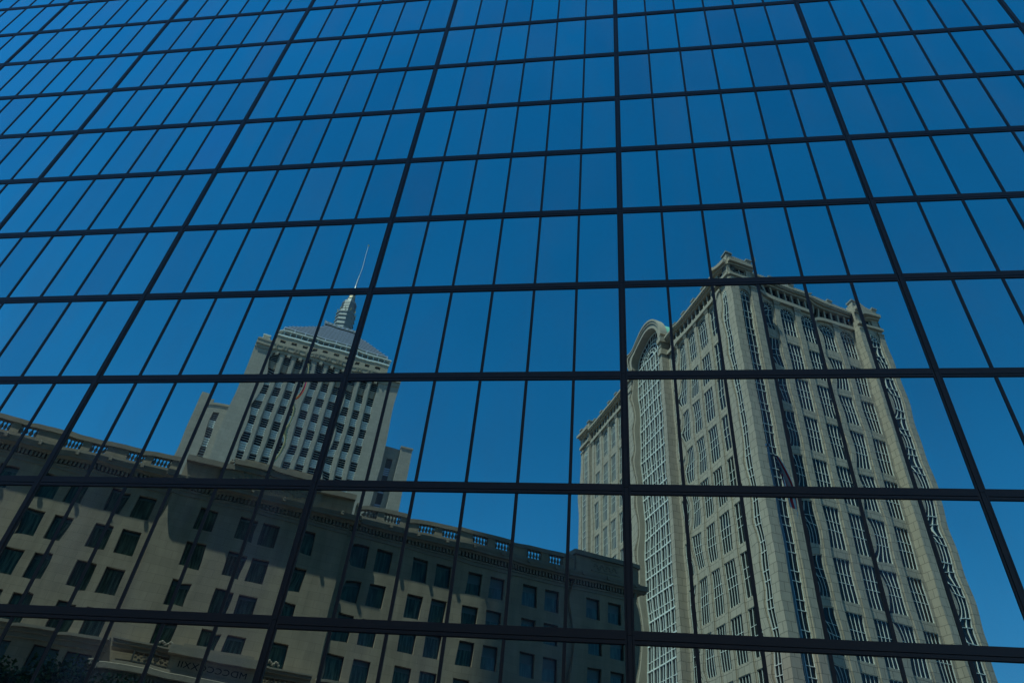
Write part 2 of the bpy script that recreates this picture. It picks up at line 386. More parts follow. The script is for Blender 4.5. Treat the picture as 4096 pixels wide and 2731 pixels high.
# ================================================================== generic facade pieces
def wall_holes(mb, a0, a1, z0, z1, d, holes, th, mt, mt_rev=None):
    """flat wall in plane d with rectangular openings (a0,a1,z0,z1) and reveals th deep"""
    mt_rev = mt_rev or mt
    xs = sorted({a0, a1, *[h[0] for h in holes], *[h[1] for h in holes]}); xs = [x for x in xs if a0 <= x <= a1]
    cols = []
    for x0, x1 in zip(xs[:-1], xs[1:]):
        xm = (x0+x1)/2; hs_ = sorted([h for h in holes if h[0] < xm < h[1]], key=lambda h: h[2]); z = z0
        for h in hs_:
            if h[2] > z: mb.face([(x0,d,z),(x1,d,z),(x1,d,h[2]),(x0,d,h[2])], mt)
            z = h[3]
        if z < z1: mb.face([(x0,d,z),(x1,d,z),(x1,d,z1),(x0,d,z1)], mt)
    for h in holes:
        p, q, r, s_ = h; e = d-th
        mb.face([(p,e,r),(p,d,r),(p,d,s_),(p,e,s_)], mt_rev); mb.face([(q,d,r),(q,e,r),(q,e,s_),(q,d,s_)], mt_rev)
        mb.face([(p,d,r),(p,e,r),(q,e,r),(q,d,r)], mt_rev); mb.face([(p,e,s_),(p,d,s_),(q,d,s_),(q,e,s_)], mt_rev)
LF = Frame((0, 0), (1, 0), (0, -1))      # local frame for shared window meshes: a -> x, d -> y (outward), z up
def grid_window(w, h, ncol, bars, fw=0.07, dp=0.10, gm='darkglass', fm='white', name='window'):
    mb = MB(LF); mb.face([(-w/2,0,0),(w/2,0,0),(w/2,0,h),(-w/2,0,h)], gm)
    ys = [0, h-fw]+[b_-fw/2 for b_ in bars]
    for y in ys: mb.box(-w/2, w/2, 0.004, dp*0.7, y, y+fw, fm)
    for k in range(ncol+1):
        x = -w/2+(w-fw)*k/ncol; mb.box(x, x+fw, 0.004, dp, 0, h, fm)
    return mb.mesh(name)
def arch_window(w, h, ncol, bars, fw=0.07, dp=0.10, gm='darkglass', fm='white', name='window'):
    r = w/2; sp = h-r; mb = MB(LF); n = 12
    mb.face([(-w/2,0,0),(w/2,0,0)]+[(r*math.cos(math.pi*k/n), 0, sp+r*math.sin(math.pi*k/n)) for k in range(n+1)], gm)
    for y in [0]+[b_-fw/2 for b_ in bars]+[sp]: mb.box(-w/2, w/2, 0.004, dp*0.7, y, y+fw, fm)
    for k in range(ncol+1):
        x = -w/2+(w-fw)*k/ncol; mb.box(x, x+fw, 0.004, dp, 0, sp, fm)
    for rr in (r-fw/2, r*0.42):
        for k in range(n):
            t0, t1 = math.pi*k/n, math.pi*(k+1)/n
            mb.bar((rr*math.cos(t0), dp*0.5, sp+rr*math.sin(t0)), (rr*math.cos(t1), dp*0.5, sp+rr*math.sin(t1)), fw, fm)
    for k in (1, 2, 3, 4, 5):
        t0 = math.pi*k/6
        mb.bar((r*0.42*math.cos(t0), dp*0.5, sp+r*0.42*math.sin(t0)), (r*math.cos(t0), dp*0.5, sp+r*math.sin(t0)), fw*0.9, fm)
    return mb.mesh(name)
def arch_panel(mb, a0, a1, z1, c, r, sp, d, th, mt, z0=None):
    """wall panel a0..a1, z0(=sp)..z1 with a half-round opening centre c radius r springing at sp"""
    z0 = sp if z0 is None else z0; n = 14
    pts = [(c-r*math.cos(math.pi*k/n), sp+r*math.sin(math.pi*k/n)) for k in range(n+1)]
    if a0 < c-r: mb.face([(a0,d,z0),(c-r,d,z0),(c-r,d,z1),(a0,d,z1)], mt)
    if a1 > c+r: mb.face([(c+r,d,z0),(a1,d,z0),(a1,d,z1),(c+r,d,z1)], mt)
    for (x0, y0), (x1, y1) in zip(pts[:-1], pts[1:]):
        mb.face([(x0,d,y0),(x1,d,y1),(x1,d,z1),(x0,d,z1)], mt)
        mb.face([(x0,d,y0),(x0,d-th,y0),(x1,d-th,y1),(x1,d,y1)], mt)

# ================================================================== POSTMODERN TOWER WITH THE GREAT ARCHED WINDOW
OB = CV+60.9*e1+72*e2
uL = ax(115.8); nL = np.array([-uL[1], uL[0]])
FR_ = Frame(OB, e1, -e2); FL_ = Frame(OB, uL, nL)
bx_, by_, _ = FR_.p(14, -20, 0)
boyl = thing('office_tower', (bx_, by_, 0), 'tall cream stone office tower with arched windows, mirrored in the glass to the right', 'office tower')
ZROOF = 98.5
PIT, WH = 7.73, 6.35
TOPS = [85.1-PIT*k for k in range(9)]
SPR, ARTOP, ARBOT = 92.2, 93.6, 87.1
win_cache = {}
def wcache(kind, w):
    key = (kind, round(w, 2))
    if key not in win_cache:
        nc = 4 if w > 2.4 else (3 if w > 1.85 else 2)
        if kind == 'rect': win_cache[key] = grid_window(w, WH, nc, [2.65, 4.0], 0.06, 0.09)
        else: win_cache[key] = arch_window(w, ARTOP-ARBOT, nc, [1.35, 3.9], 0.06, 0.09, name='arched_window')
    return win_cache[key]
n_win = [0]
def face_main(fr, a0, a1, cents, d, zmin):
    """recessed middle of a face: proud pilasters, spandrels, two-storey windows, arches, frieze windows, cornices, parapet"""
    mb = MB(fr); ds = d-0.20
    edges = [a0]; 
    for c, w_ in cents: edges += [c-w_/2, c+w_/2]
    edges.append(a1)
    # stone strips between the windows
    for k in range(0, len(edges), 2):
        p, q = edges[k], edges[k+1]
        if q-p < 0.05: continue
        mb.box(p, q, ds-0.6, ds, 0, 94.2, 'cast', 'b')
        if q-p > 0.9:
            pw = min(1.15, (q-p)*0.68); c = (p+q)/2
            if k == 0: c = p+pw/2 if q-p < 1.6 else (p+q)/2
            mb.box(c-pw/2, c+pw/2, ds, d, 0, 93.55, 'cast')
            mb.box(c-pw/2-0.08, c+pw/2+0.08, ds, d+0.10, 93.55, 93.85, 'cast_trim')
            mb.box(c-pw/2-0.16, c+pw/2+0.16, ds, d+0.18, 93.85, 94.2, 'cast_trim')
    for c, w_ in cents:
        p, q = c-w_/2, c+w_/2
        arch_panel(mb, p, q, 94.2, c, w_/2-0.02, ARTOP-w_/2, ds, 0.35, 'cast')
        z = ARBOT
        for t in TOPS:
            mb.box(p, q, ds-0.5, ds-0.04, t, z, 'cast'); z = t-WH
        mb.box(p, q, ds-0.5, ds-0.04, 0, z, 'cast')
    # entablature
    mb.box(a0, a1, ds-0.6, d+0.30, 94.2, 94.95, 'cast_trim')
    mb.box(a0, a1, ds-0.6, d+0.12, 94.95, 95.25, 'cast_trim')
    n = max(2, int(round((a1-a0)/1.46))); st = (a1-a0)/n
    for k in range(n):
        mb.box(a0+st*k-0.0+ (0 if k else 0), a0+st*k+0.38, ds-0.6, ds+0.12, 95.25, 97.35, 'cast_trim')
    mb.box(a0, a1, ds-0.7, ds-0.35, 95.25, 97.35, 'darkglass'); mb.box(a0, a1, ds-2.2, ds-0.72, 93.0, 98.45, 'slate')
    mb.box(a0, a1, ds-0.6, d+0.18, 97.35, 97.75, 'cast_trim')
    mb.box(a0, a1, ds-0.6, d+0.62, 97.75, 98.05, 'cast_trim'); mb.box(a0, a1, ds-0.6, d+0.80, 98.05, 98.5, 'cast_trim')
    mb.box(a0, a1, d-0.8, d-0.05, 98.5, 99.6, 'cast')
    m_ = int((a1-a0)/0.42)
    for k in range(m_): mb.box(a0+0.42*k+0.05, a0+0.42*k+0.27, d-0.28, d-0.02, 99.6, 99.86, 'cast_trim')
    part('facade_wall', mb, boyl)
    for c, w_ in cents:
        link('arched_window', wcache('arch', w_), boyl, fr.mat(c, ds-0.22, ARBOT))
        for t in TOPS:
            if t-WH > zmin: link('window', wcache('rect', w_), boyl, fr.mat(c, ds-0.22, t-WH))
        n_win[0] += 1
def caps(mb, fr, spots, z, d, wd=0.9):
    for a in spots:
        mb.box(a-wd/2, a+wd/2, d-0.9, d+0.05, 99.3, z, 'cast'); mb.box(a-wd/2-0.15, a+wd/2+0.15, d-1.05, d+0.20, z, z+0.35, 'lantern')
def pavilion(fr, a0, a1, c, w_, d, dep, name='corner_pavilion', zmin=20, rec=0.62):
    mb = MB(fr); p, q = c-w_/2, c+w_/2
    for s0, s1 in ((a0, p), (q, a1)):
        mb.box(s0, s1, d-dep, d-0.22, 0, 95.0, 'cast')
        if s1-s0 > 0.9:
            iw = min(0.22, (s1-s0)*0.2); mb.box(s0+(0 if s0 == a0 else iw), s1-(0 if s1 == a1 else iw), d-0.22, d, 0, 93.9, 'cast')
            mb.box(s0, s1, d-0.22, d+0.14, 93.9, 94.3, 'cast_trim')
    arch_panel(mb, p, q, 95.0, c, w_/2-0.02, 93.1-w_/2, d-0.24, max(0.09, rec-0.25), 'cast')
    mb.box(a0-0.0, a1+0.0, d-dep, d+0.35, 95.0, 95.6, 'cast_trim'); mb.box(a0, a1, d-dep, d+0.12, 95.6, 96.0, 'cast_trim')
    wall_holes(mb, a0, a1, 96.0, 98.0, d-0.1, [(c-1.15, c+1.15, 96.25, 97.75)], 0.4, 'cast')
    mb.box(a0, a1, d-dep, d-0.55, 96.0, 98.0, 'darkglass')
    mb.box(c-0.05, c+0.05, d-0.50, d-0.40, 96.25, 97.75, 'white'); mb.box(c-1.15, c+1.15, d-0.49, d-0.42, 96.97, 97.05, 'white')
    mb.box(c-1.15, c-1.07, d-0.50, d-0.40, 96.25, 97.75, 'white'); mb.box(c+1.07, c+1.15, d-0.50, d-0.40, 96.25, 97.75, 'white')
    for s0 in (a0, a1-0.35): mb.box(s0, s0+0.35, d-dep, d-0.1, 96.0, 98.0, 'cast')
    mb.box(a0, a1, d-dep, d+0.25, 98.0, 98.4, 'cast_trim'); mb.box(a0, a1, d-dep, d+0.75, 98.4, 99.1, 'cast_trim')
    mb.box(a0+0.1, a1-0.1, d-dep, d-0.05, 99.1, 100.4, 'cast')
    for k in range(int((a1-a0)/0.42)-1): mb.box(a0+0.42*k+0.25, a0+0.42*k+0.47, d-0.3, d-0.02, 100.4, 100.64, 'cast_trim')
    for a in (a0+0.5, a1-0.5):
        mb.box(a-0.5, a+0.5, d-1.1, d+0.02, 99.1, 100.75, 'cast'); mb.box(a-0.65, a+0.65, d-1.25, d+0.2, 100.75, 101.1, 'lantern')
    part(name, mb, boyl)
    # continuous glazed strip
    mb = MB(fr); dg = d-rec; r = w_/2; top = 93.1
    n = 12
    mb.face([(p,dg,0),(q,dg,0)]+[(c+r*math.cos(math.pi*k/n), dg, top-r+r*math.sin(math.pi*k/n)) for k in range(n+1)], 'darkglass')
    z = top-r; nc = 3 if w_ > 1.8 else 2
    for k in range(nc+1):
        x = p+(w_-0.09)*k/nc; mb.box(x, x+0.075, dg+0.004, dg+0.10, 0, z, 'white')
    k = 0
    while z > zmin:
        mb.box(p, q, dg+0.004, dg+0.12, z, z+0.085, 'white'); z -= (1.35 if k % 2 == 0 else 2.51); k += 1
    for rr in (r*0.97, r*0.42):
        for k in range(n):
            t0, t1 = math.pi*k/n, math.pi*(k+1)/n; zz = top-r
            mb.bar((c+rr*math.cos(t0), dg+0.06, zz+rr*math.sin(t0)), (c+rr*math.cos(t1), dg+0.06, zz+rr*math.sin(t1)), 0.085, 'white')
    for k in (1, 2, 3, 4, 5):
        t0 = math.pi*k/6; zz = top-r
        mb.bar((c+r*0.42*math.cos(t0), dg+0.06, zz+r*0.42*math.sin(t0)), (c+r*math.cos(t0), dg+0.06, zz+r*math.sin(t0)), 0.08, 'white')
    part('window_strip', mb, boyl)

# right-hand face
pavilion(FR_, 0.0, 5.45, 2.75, 2.35, 0.0, 1.6, zmin=18)
face_main(FR_, 5.45, 27.9, [(8.45, 2.75), (12.85, 2.75), (17.25, 2.75), (21.65, 2.75), (26.05, 2.75)], -1.35, 20)
pavilion(FR_, 27.9, 33.6, 30.9, 2.5, 0.0, 1.6, zmin=18, rec=0.4)
mb = MB(FR_); caps(mb, FR_, [10.65, 15.05, 19.45, 23.85], 100.1, -1.4); part('parapet_cap', mb, boyl)
# left-hand face, with the great arched bay in its middle
pavilion(FL_, 0.02, 5.3, 2.3, 1.9, 0.0, 1.6, zmin=18, rec=0.33)
face_main(FL_, 5.3, 23.6, [(7.4, 1.75), (11.05, 2.8), (14.85, 2.6), (18.6, 2.5), (21.9, 2.1)], -0.5, 20)
face_main(FL_, 40.6, 60.2, [(44.8, 2.0), (48.5, 2.6), (52.5, 2.6), (56.9, 2.4)], -0.5, 34)
pavilion(FL_, 60.2, 65.5, 62.6, 2.2, 0.0, 1.6, zmin=34, rec=0.33)
mb = MB(FL_); caps(mb, FL_, [9.2, 13.0, 16.8, 20.3], 100.1, -0.55); caps(mb, FL_, [46.7, 50.5, 54.7, 58.6], 100.1, -0.55); part('parapet_cap', mb, boyl)
# arched bay
AC, AR, ARO, AS, DF = 31.0, 5.9, 7.55, 99.2, 0.9
A0, A1 = 23.6, 38.9
mb = MB(FL_)
mb.box(A0, AC-AR-0.35, -2.2, DF, 0, 96.2, 'cast'); mb.box(AC+AR+0.35, A1+1.6, -2.2, DF, 0, 96.2, 'cast')
mb.box(AC-AR-0.35, AC-AR, -2.2, DF-0.35, 0, AS, 'cast_trim'); mb.box(AC+AR, AC+AR+0.35, -2.2, DF-0.35, 0, AS, 'cast_trim')
for s0, s1 in ((A0, AC-AR-0.35), (AC+AR+0.35, A1+1.6)):
    mb.box(s0-0.15, s1, -2.2, DF+0.25, 94.2, 94.9, 'cast_trim'); mb.box(s0-0.05, s1, -2.2, DF+0.1, 96.2, 96.5, 'cast_trim')
    mb.box(s0-0.3, s1, -2.2, DF+0.4, 97.3, 98.3, 'cast_trim'); mb.box(s0, s1, -2.2, DF, 96.5, 97.3, 'cast'); mb.box(s0, s1, -2.2, DF, 98.3, AS, 'cast')
n = 28
def ring(mb, r0, r1, d0, d1, mt):
    for k in range(n):
        t0, t1 = math.pi*k/n, math.pi*(k+1)/n
        P = lambda r, t, d: (AC-r*math.cos(t), d, AS+r*math.sin(t))
        mb.face([P(r0,t0,d1), P(r1,t0,d1), P(r1,t1,d1), P(r0,t1,d1)], mt)
        mb.face([P(r1,t0,d0), P(r1,t0,d1), P(r1,t1,d1), P(r1,t1,d0)], mt)
        mb.face([P(r0,t0,d1), P(r0,t0,d0), P(r0,t1,d0), P(r0,t1,d1)], mt)
    for t in (0, math.pi):
        P = lambda r, d: (AC-r*math.cos(t), d, AS); mb.face([P(r0,d0), P(r1,d0), P(r1,d1), P(r0,d1)], mt)
ring(mb, AR, ARO-0.75, -1.6, DF-0.1, 'cast_trim'); ring(mb, ARO-0.75, ARO-0.25, -0.4, DF+0.1, 'cast'); ring(mb, ARO-0.25, ARO+0.15, -0.45, DF+0.25, 'cast_trim')
part('arched_bay', mb, boyl)
mb = MB(FL_); dg = -0.9
mb.face([(AC-AR,dg,0),(AC+AR,dg,0)]+[(AC+AR*math.cos(math.pi*k/n), dg, AS+AR*math.sin(math.pi*k/n)) for k in range(n+1)], 'darkglass')
nb = 12
for k in range(nb+1):
    x = AC-AR+2*AR*k/nb; hw = 0.085 if k % 2 == 0 else 0.045
    mb.box(x-hw, x+hw, dg+0.004, dg+(0.26 if k % 2 == 0 else 0.14), 18, AS-0.2, 'white')
z = AS-0.2; k = 0
while z > 20:
    hw = 0.11 if k % 2 == 0 else 0.05
    mb.box(AC-AR, AC+AR, dg+0.004, dg+(0.20 if k % 2 == 0 else 0.12), z-hw, z+hw, 'white'); z -= (2.45 if k % 2 == 0 else 1.38); k += 1
for rr, wd in ((AR-0.08, 0.16), (AR*0.72, 0.10), (AR*0.56, 0.20), (AR*0.40, 0.10), (AR*0.24, 0.16)):
    for k in range(20):
        t0, t1 = math.pi*k/20, math.pi*(k+1)/20
        mb.bar((AC+rr*math.cos(t0), dg+0.1, AS-0.2+rr*math.sin(t0)), (AC+rr*math.cos(t1), dg+0.1, AS-0.2+rr*math.sin(t1)), wd, 'white')
for k in range(1, 14):
    t0 = math.pi*k/14; r0 = AR*0.24 if k % 2 else AR*0.56
    mb.bar((AC+r0*math.cos(t0), dg+0.09, AS-0.2+r0*math.sin(t0)), (AC+AR*math.cos(t0), dg+0.09, AS-0.2+AR*math.sin(t0)), 0.09, 'white')
part('great_arched_window', mb, boyl)
mb = MB(FL_)
ns = 28
for k in range(ns):
    t0, t1 = math.pi*k/ns, math.pi*(k+1)/ns; r = ARO-0.35
    P = lambda t, d: (AC-r*math.cos(t), d, AS+r*math.sin(t))
    mb.face([P(t0,-0.42), P(t0,-18), P(t1,-18), P(t1,-0.42)], 'copper')
mb.face([(AC-(ARO-0.35)*math.cos(math.pi*k/ns), -18, AS+(ARO-0.35)*math.sin(math.pi*k/ns)) for k in range(ns+1)], 'copper')
mb.box(AC-ARO-0.3, AC-ARO+0.6, -18, -1.8, ZROOF, AS+2.0, 'copper')
part('vaulted_roof', mb, boyl)
# body and roof behind the faces
mb = MB(FR_)
P_ = lambda fr, a, d: fr.p(a, d, 0)[:2]
def poly_prism(name, pts, z0, z1, mt, parent):
    """pts real (x,y) outline"""
    nn = len(pts); v = [(x, y, z0) for x, y in pts]+[(x, y, z1) for x, y in pts]
    f = [tuple(range(nn)), tuple(range(nn, 2*nn))]+[(i, (i+1) % nn, nn+(i+1) % nn, nn+i) for i in range(nn)]
    me = bpy.data.meshes.new(name); me.from_pydata(v, [], f); me.materials.append(M[mt]); me.update()
    return link(name, me, parent)
outl = [P_(FR_, 2.2, -2.7), P_(FR_, 33.5, -2.7), P_(FR_, 33.5, -62), P_(FL_, 65.2, -1.3)]
poly_prism('body', outl, 0, 98.4, 'slate', boyl)
mb = MB(FR_); mb.box(33.0, 33.5, -60, -0.3, 0, 98.2, 'cast'); part('side_wall', mb, boyl)

# ================================================================== OLD STONE TOWER WITH THE WEATHER SPIRE
FK = Frame(CV+150*e2, e1, -e2)
bx_, by_, _ = FK.p(0, -16, 0)
berk = thing('stone_tower', (bx_, by_, 0), 'grey limestone tower with louvred pyramid roof and slender spire, mirrored left of centre', 'tower')
cols = [-13.35+2.755*k for k in range(10)]; cw = 1.55
S0, S1 = -18.7, 17.3
mb = MB(FK); ed = [S0]
for c in cols: ed += [c-cw/2, c+cw/2]
ed.append(S1)
for k in range(0, len(ed), 2):
    mb.box(ed[k], ed[k+1], -1.2, 0, 0, 107.2, 'granite')
    if 0 < k < len(ed)-2:
        mb.box(ed[k]+0.25, ed[k+1]-0.25, 0, 0.10, 0, 106.4, 'granite')
mb.box(S0, -14.4, -28, -1.0, 0, 110.2, 'granite')
mb.box(S0, S1, -1.2, 0.16, 107.2, 108.2, 'granite_trim')
mb.box(S0, S1, -1.2, 0.45, 108.2, 109.4, 'granite_trim'); mb.box(S0, S1, -1.2, 0.55, 109.4, 109.75, 'granite_trim')
for k, c in enumerate(cols):       # carved blocks of the frieze, with ribs
    for dx in (-0.95, 0.95):
        for zz in (0, 1, 2): mb.box(c+dx-0.22, c+dx+0.22, 0.45, 0.62, 108.3+zz*0.36, 108.5+zz*0.36, 'granite_trim')
    mb.box(c-0.35, c+0.35, 0.10, 0.40, 106.5, 107.4, 'granite_trim')
part('wall', mb, berk)
fl = 4.57
wm = MB(LF); H_ = 2.35
wm.face([(-cw/2,0,0),(cw/2,0,0),(cw/2,0,H_),(-cw/2,0,H_)], 'darkglass')
for k in range(5): wm.box(-cw/2, cw/2, 0.005, 0.05, H_*k/4.0-0.03+(0.03 if k == 0 else 0), H_*k/4.0+0.04, 'white')
wm = wm.mesh('window')
sm = MB(LF); HS = fl-H_
sm.box(-cw/2, cw/2, 0, 0.05, 0, HS, 'bluish')
for k in range(4): sm.box(-cw/2+0.05, cw/2-0.05, 0.05, 0.22, 0.12+k*0.54, 0.12+k*0.54+0.36, 'white')
sm = sm.mesh('spandrel_panel')
tsp = MB(LF); tsp.box(-cw/2, cw/2, 0, 0.2, 0, HS, 'granite_trim')
for dx in (-0.55, 0.55):
    for k in range(4): tsp.box(dx-0.16, dx+0.16, 0.2, 0.36, 0.15+k*0.5, 0.4+k*0.5, 'granite_trim')
tsp = tsp.mesh('carved_panel')
for c in cols:
    for k in range(9):
        zt_ = 106.9-fl*k
        link('window', wm, berk, FK.mat(c, -0.75, zt_-H_))
        if k == 0: link('carved_panel', tsp, berk, FK.mat(c, -0.75, zt_-fl))
        else: link('spandrel_panel', sm, berk, FK.mat(c, -0.75, zt_-fl))
mb = MB(FK)
for c in cols: mb.box(c-cw/2, c+cw/2, -1.2, -0.8, 0, 107.2, 'bluish')
part('recess_back', mb, berk)
# wings
mb = MB(FK); dw = -5.0
holesL = [(-21.9, -20.6, 88.5-4.9*k-2.3, 88.5-4.9*k) for k in range(4)]
wall_holes(mb, -23.7, -18.75, 0, 92.3, dw, [(-21.9, -20.6, 60, 90.2)], 0.6, 'granite')
mb.box(-23.7, -18.75, -28, dw-0.62, 0, 92.3, 'slate'); mb.box(-23.9, -18.75, dw-0.6, dw+0.15, 92.3, 92.9, 'granite_trim')
mb.box(-26.3, -23.8, -28, dw-3.0, 0, 95.6, 'granite')
for k in range(6):
    z = 90.2-4.7*k
    for q in range(5): mb.box(-21.9, -20.6, dw-0.6, dw-0.55, z-2.35+0.58*q-0.03, z-2.35+0.58*q+0.03, 'white')
    for q in range(4): mb.box(-21.9, -20.6, dw-0.6, dw-0.4, z-2.4-0.55*q-0.38, z-2.4-0.55*q, 'white')
dr = -1.7
mb.box(17.35, 24.1, -28, dr-0.62, 0, 90.7, 'slate')
mb.box(21.2, 24.1, dr-0.6, dr+0.8, 0, 90.8, 'granite'); mb.box(21.1, 24.2, dr-0.6, dr+0.95, 90.8, 91.2, 'granite_trim')
wall_holes(mb, 17.35, 21.2, 0, 90.7, dr-0.3, [(18.5, 19.9, 50, 87.8)], 0.4, 'granite')
for k in range(6):
    z = 87.8-4.7*k
    for q in range(4): mb.box(18.5, 19.9, dr-0.69, dr-0.58, z-2.4-0.55*q-0.38, z-2.4-0.55*q, 'bluish')
part('side_wing', mb, berk)
# setback storey, gallery, louvred hip roof
T0, T1 = -15.2, 14.4; db = -1.4
mb = MB(FK)
hz = [(c-0.85+0.2, c+0.85-0.2, 111.75, 112.6) for c in [-13.3+2.79*k for k in range(10)]]
wall_holes(mb, T0, T1, 109.3, 113.7, db, hz, 0.3, 'granite_trim')
mb.box(T0, T1, -27, db-0.32, 109, 113.7, 'slate')
for k in range(4): mb.face([(T0,db,109.3),(T0,-27,109.3),(T0,-27,113.7),(T0,db,113.7)], 'granite_trim') if k == 0 else None
mb.face([(T1,db,109.3),(T1,-27,109.3),(T1,-27,113.7),(T1,db,113.7)], 'granite_trim')
part('setback_storey', mb, berk)
mb = MB(FK); g0, g1, gz0, gz1 = T0-0.1, T1+0.1, 113.7, 115.6
mb.box(g0, g1, -26.8, -3.0, gz0, gz1, 'groove_and_shade')  # black core: shade inside the gallery openings put in as colour
mb.box(g0, g1, db-1.5, db+0.15, gz0, gz0+0.45, 'white'); mb.box(g0-0.2, g1+0.2, db-1.5, db+0.35, gz1-0.28, gz1, 'white')
for k in range(21):
    x = g0+0.1+(g1-g0-0.2)*k/20; mb.box(x-0.09, x+0.09, db-0.15, db+0.1, gz0+0.45, gz1-0.28, 'white')
part('gallery', mb, berk)
mb = MB(FK); c_s = -0.4
mb.box(T0+0.5, T1-0.5, -26, db-1.2, gz1, 117.3, 'slate')
for q in range(6): mb.box(T0+0.6, T1-0.6, -26, db-1.15+0.02*q, gz1+0.12+q*0.28, gz1+0.24+q*0.28, 'lantern')
for k in range(11):
    x = T0+0.8+(T1-T0-1.6)*k/10; mb.box(x-0.12, x+0.12, db-1.2, db-0.8, gz1, 117.4, 'bluish')
part('louvre_storey', mb, berk)
mb = MB(FK); N_ = 11; yc = -14.5
for k in range(N_):
    f = k/(N_-1); hw = 14.1*(1-f)+5.0*f; hd = 11.9*(1-f)+4.4*f; z = 117.3+k*0.955
    mb.box(c_s-hw, c_s+hw, yc-hd, yc+hd, z, z+0.34, 'bluish')
    mb.box(c_s-hw+0.6, c_s+hw-0.6, yc-hd+0.6, yc+hd-0.6, z+0.34, z+0.955, 'groove_and_shade')  # black layers between louvres: shade of the gaps painted in
zt2 = 117.3+N_*0.955
mb.box(c_s-4.9, c_s+4.4, yc-4.2, yc+4.2, zt2, zt2+0.8, 'lantern')
for k in range(8): mb.box(c_s-4.6+k*1.2, c_s-4.0+k*1.2, yc+4.2, yc+4.3, zt2+0.2, zt2+0.6, 'bluish')
part('pyramid_roof', mb, berk)
mb = MB(FK)
z = zt2+0.8; zs_ = 1.098
def oct_prof(mb, r0, r1, z0, z1, mt, seg=8):
    mb.lathe(c_s+0.4, yc, [(r0, z0), (r1, z1), (0.01, z1+0.001)], mt, seg)
oct_prof(mb, 2.7, 2.6, z-0.5, 136.6, 'lantern')
for q in range(5): oct_prof(mb, 2.85, 2.85, z+0.9+q*1.5, z+1.25+q*1.5, 'lantern')
oct_prof(mb, 2.0, 2.0, 136.6, 141.0, 'lantern')
for q in range(6): oct_prof(mb, 2.15, 2.1, 136.9+q*0.68, 137.2+q*0.68, 'lantern')
for k in range(10):
    t = 2*math.pi*k/10; mb.box(c_s+0.4+2.6*math.cos(t)-0.12, c_s+0.4+2.6*math.cos(t)+0.12, yc+2.6*math.sin(t)-0.12, yc+2.6*math.sin(t)+0.12, 136.6, 137.5, 'gold')
oct_prof(mb, 1.5, 1.3, 141.0, 141.8, 'lantern'); oct_prof(mb, 1.1, 0.9, 141.8, 144.0, 'gold', 8)
for q in range(4): oct_prof(mb, 1.3-0.15*q, 1.25-0.15*q, 142.0+q*0.8, 142.3+q*0.8, 'lantern')
part('lantern', mb, berk)
mb = MB(FK)
mb.lathe(c_s+0.4, yc, [(0.55, 144.0), (0.26, 147.5), (0.18, 151.5), (0.26, 151.7), (0.12, 152), (0.07, 165.6)], 'pole', 8)
mb.lump(c_s+0.4, yc, 165.6, 0.28, 'gold', 1.0); part('spire', mb, berk)
mb = MB(FK)
mb.box(-18.2, -16.6, -5.2, -3.6, 110.2, 112.2, 'granite'); mb.box(-18.3, -16.5, -5.3, -3.5, 113.9, 114.2, 'white')
for p in (-18.2, -16.75): 
    for q in (-5.2, -3.75): mb.box(p, p+0.15, q, q+0.15, 112.2, 113.9, 'white')
mb.box(-18.7, -14.5, -8, -1.2, 109.7, 111.2, 'granite')
part('roof_cupola', mb, berk)

# ================================================================== THE LONG LIMESTONE BUILDING ACROSS THE STREET
bx_, by_, _ = FB.p(0, -14, 0)
brown = thing('limestone_building', (bx_, by_, 0), 'long limestone building with balustraded cornice and paired windows, mirrored along the bottom', 'office building')
WW, W_H = 1.62, 2.25
ZT = [30.95-3.5*k for k in range(4)]
wing_c = [8.2, 10.65, 14.45, 16.95, 20.35, 22.85, 26.5, 29.0]
endp_c = [34.1, 36.7]
left_c = [-12.3, -14.7, -18.2, -20.6, -24.3, -26.7, -30.3, -32.7, -36.4, -38.8]
cen_c = [-6.65, -3.0, -0.85, 2.9]; DC = 0.35
LZ0, LZ1 = 12.6, 16.9
def lime_wall(a0, a1, cents, d, name='facade_wall', low=None):
    mb = MB(FB); holes = [(c-WW/2, c+WW/2, t-W_H, t) for c in cents for t in ZT if not (low == 'centre' and t < 18)]
    low_h = []
    if low == 'double':
        for k in range(0, len(cents)):
            low_h.append((cents[k]-0.95, cents[k]+0.95, LZ0, LZ1)); low_h.append((cents[k]-0.95, cents[k]+0.95, 6.4, 11.2))
    wall_holes(mb, a0, a1, 0, 33.2, d, holes+low_h, 0.42, 'limestone')
    # belt course, with its drip ledge
    if low == 'double':
        mb.box(a0, a1, d, d+0.25, 17.2, 17.6, 'limestone_trim'); mb.box(a0, a1, d, d+0.5, 17.6, 17.9, 'limestone_trim')
        mb.prism([(d, 17.9), (d+0.85, 17.9), (d+0.85, 18.12), (d, 18.25)], a0, a1, 'limestone_trim')
    part(name, mb, brown)
    return holes, low_h
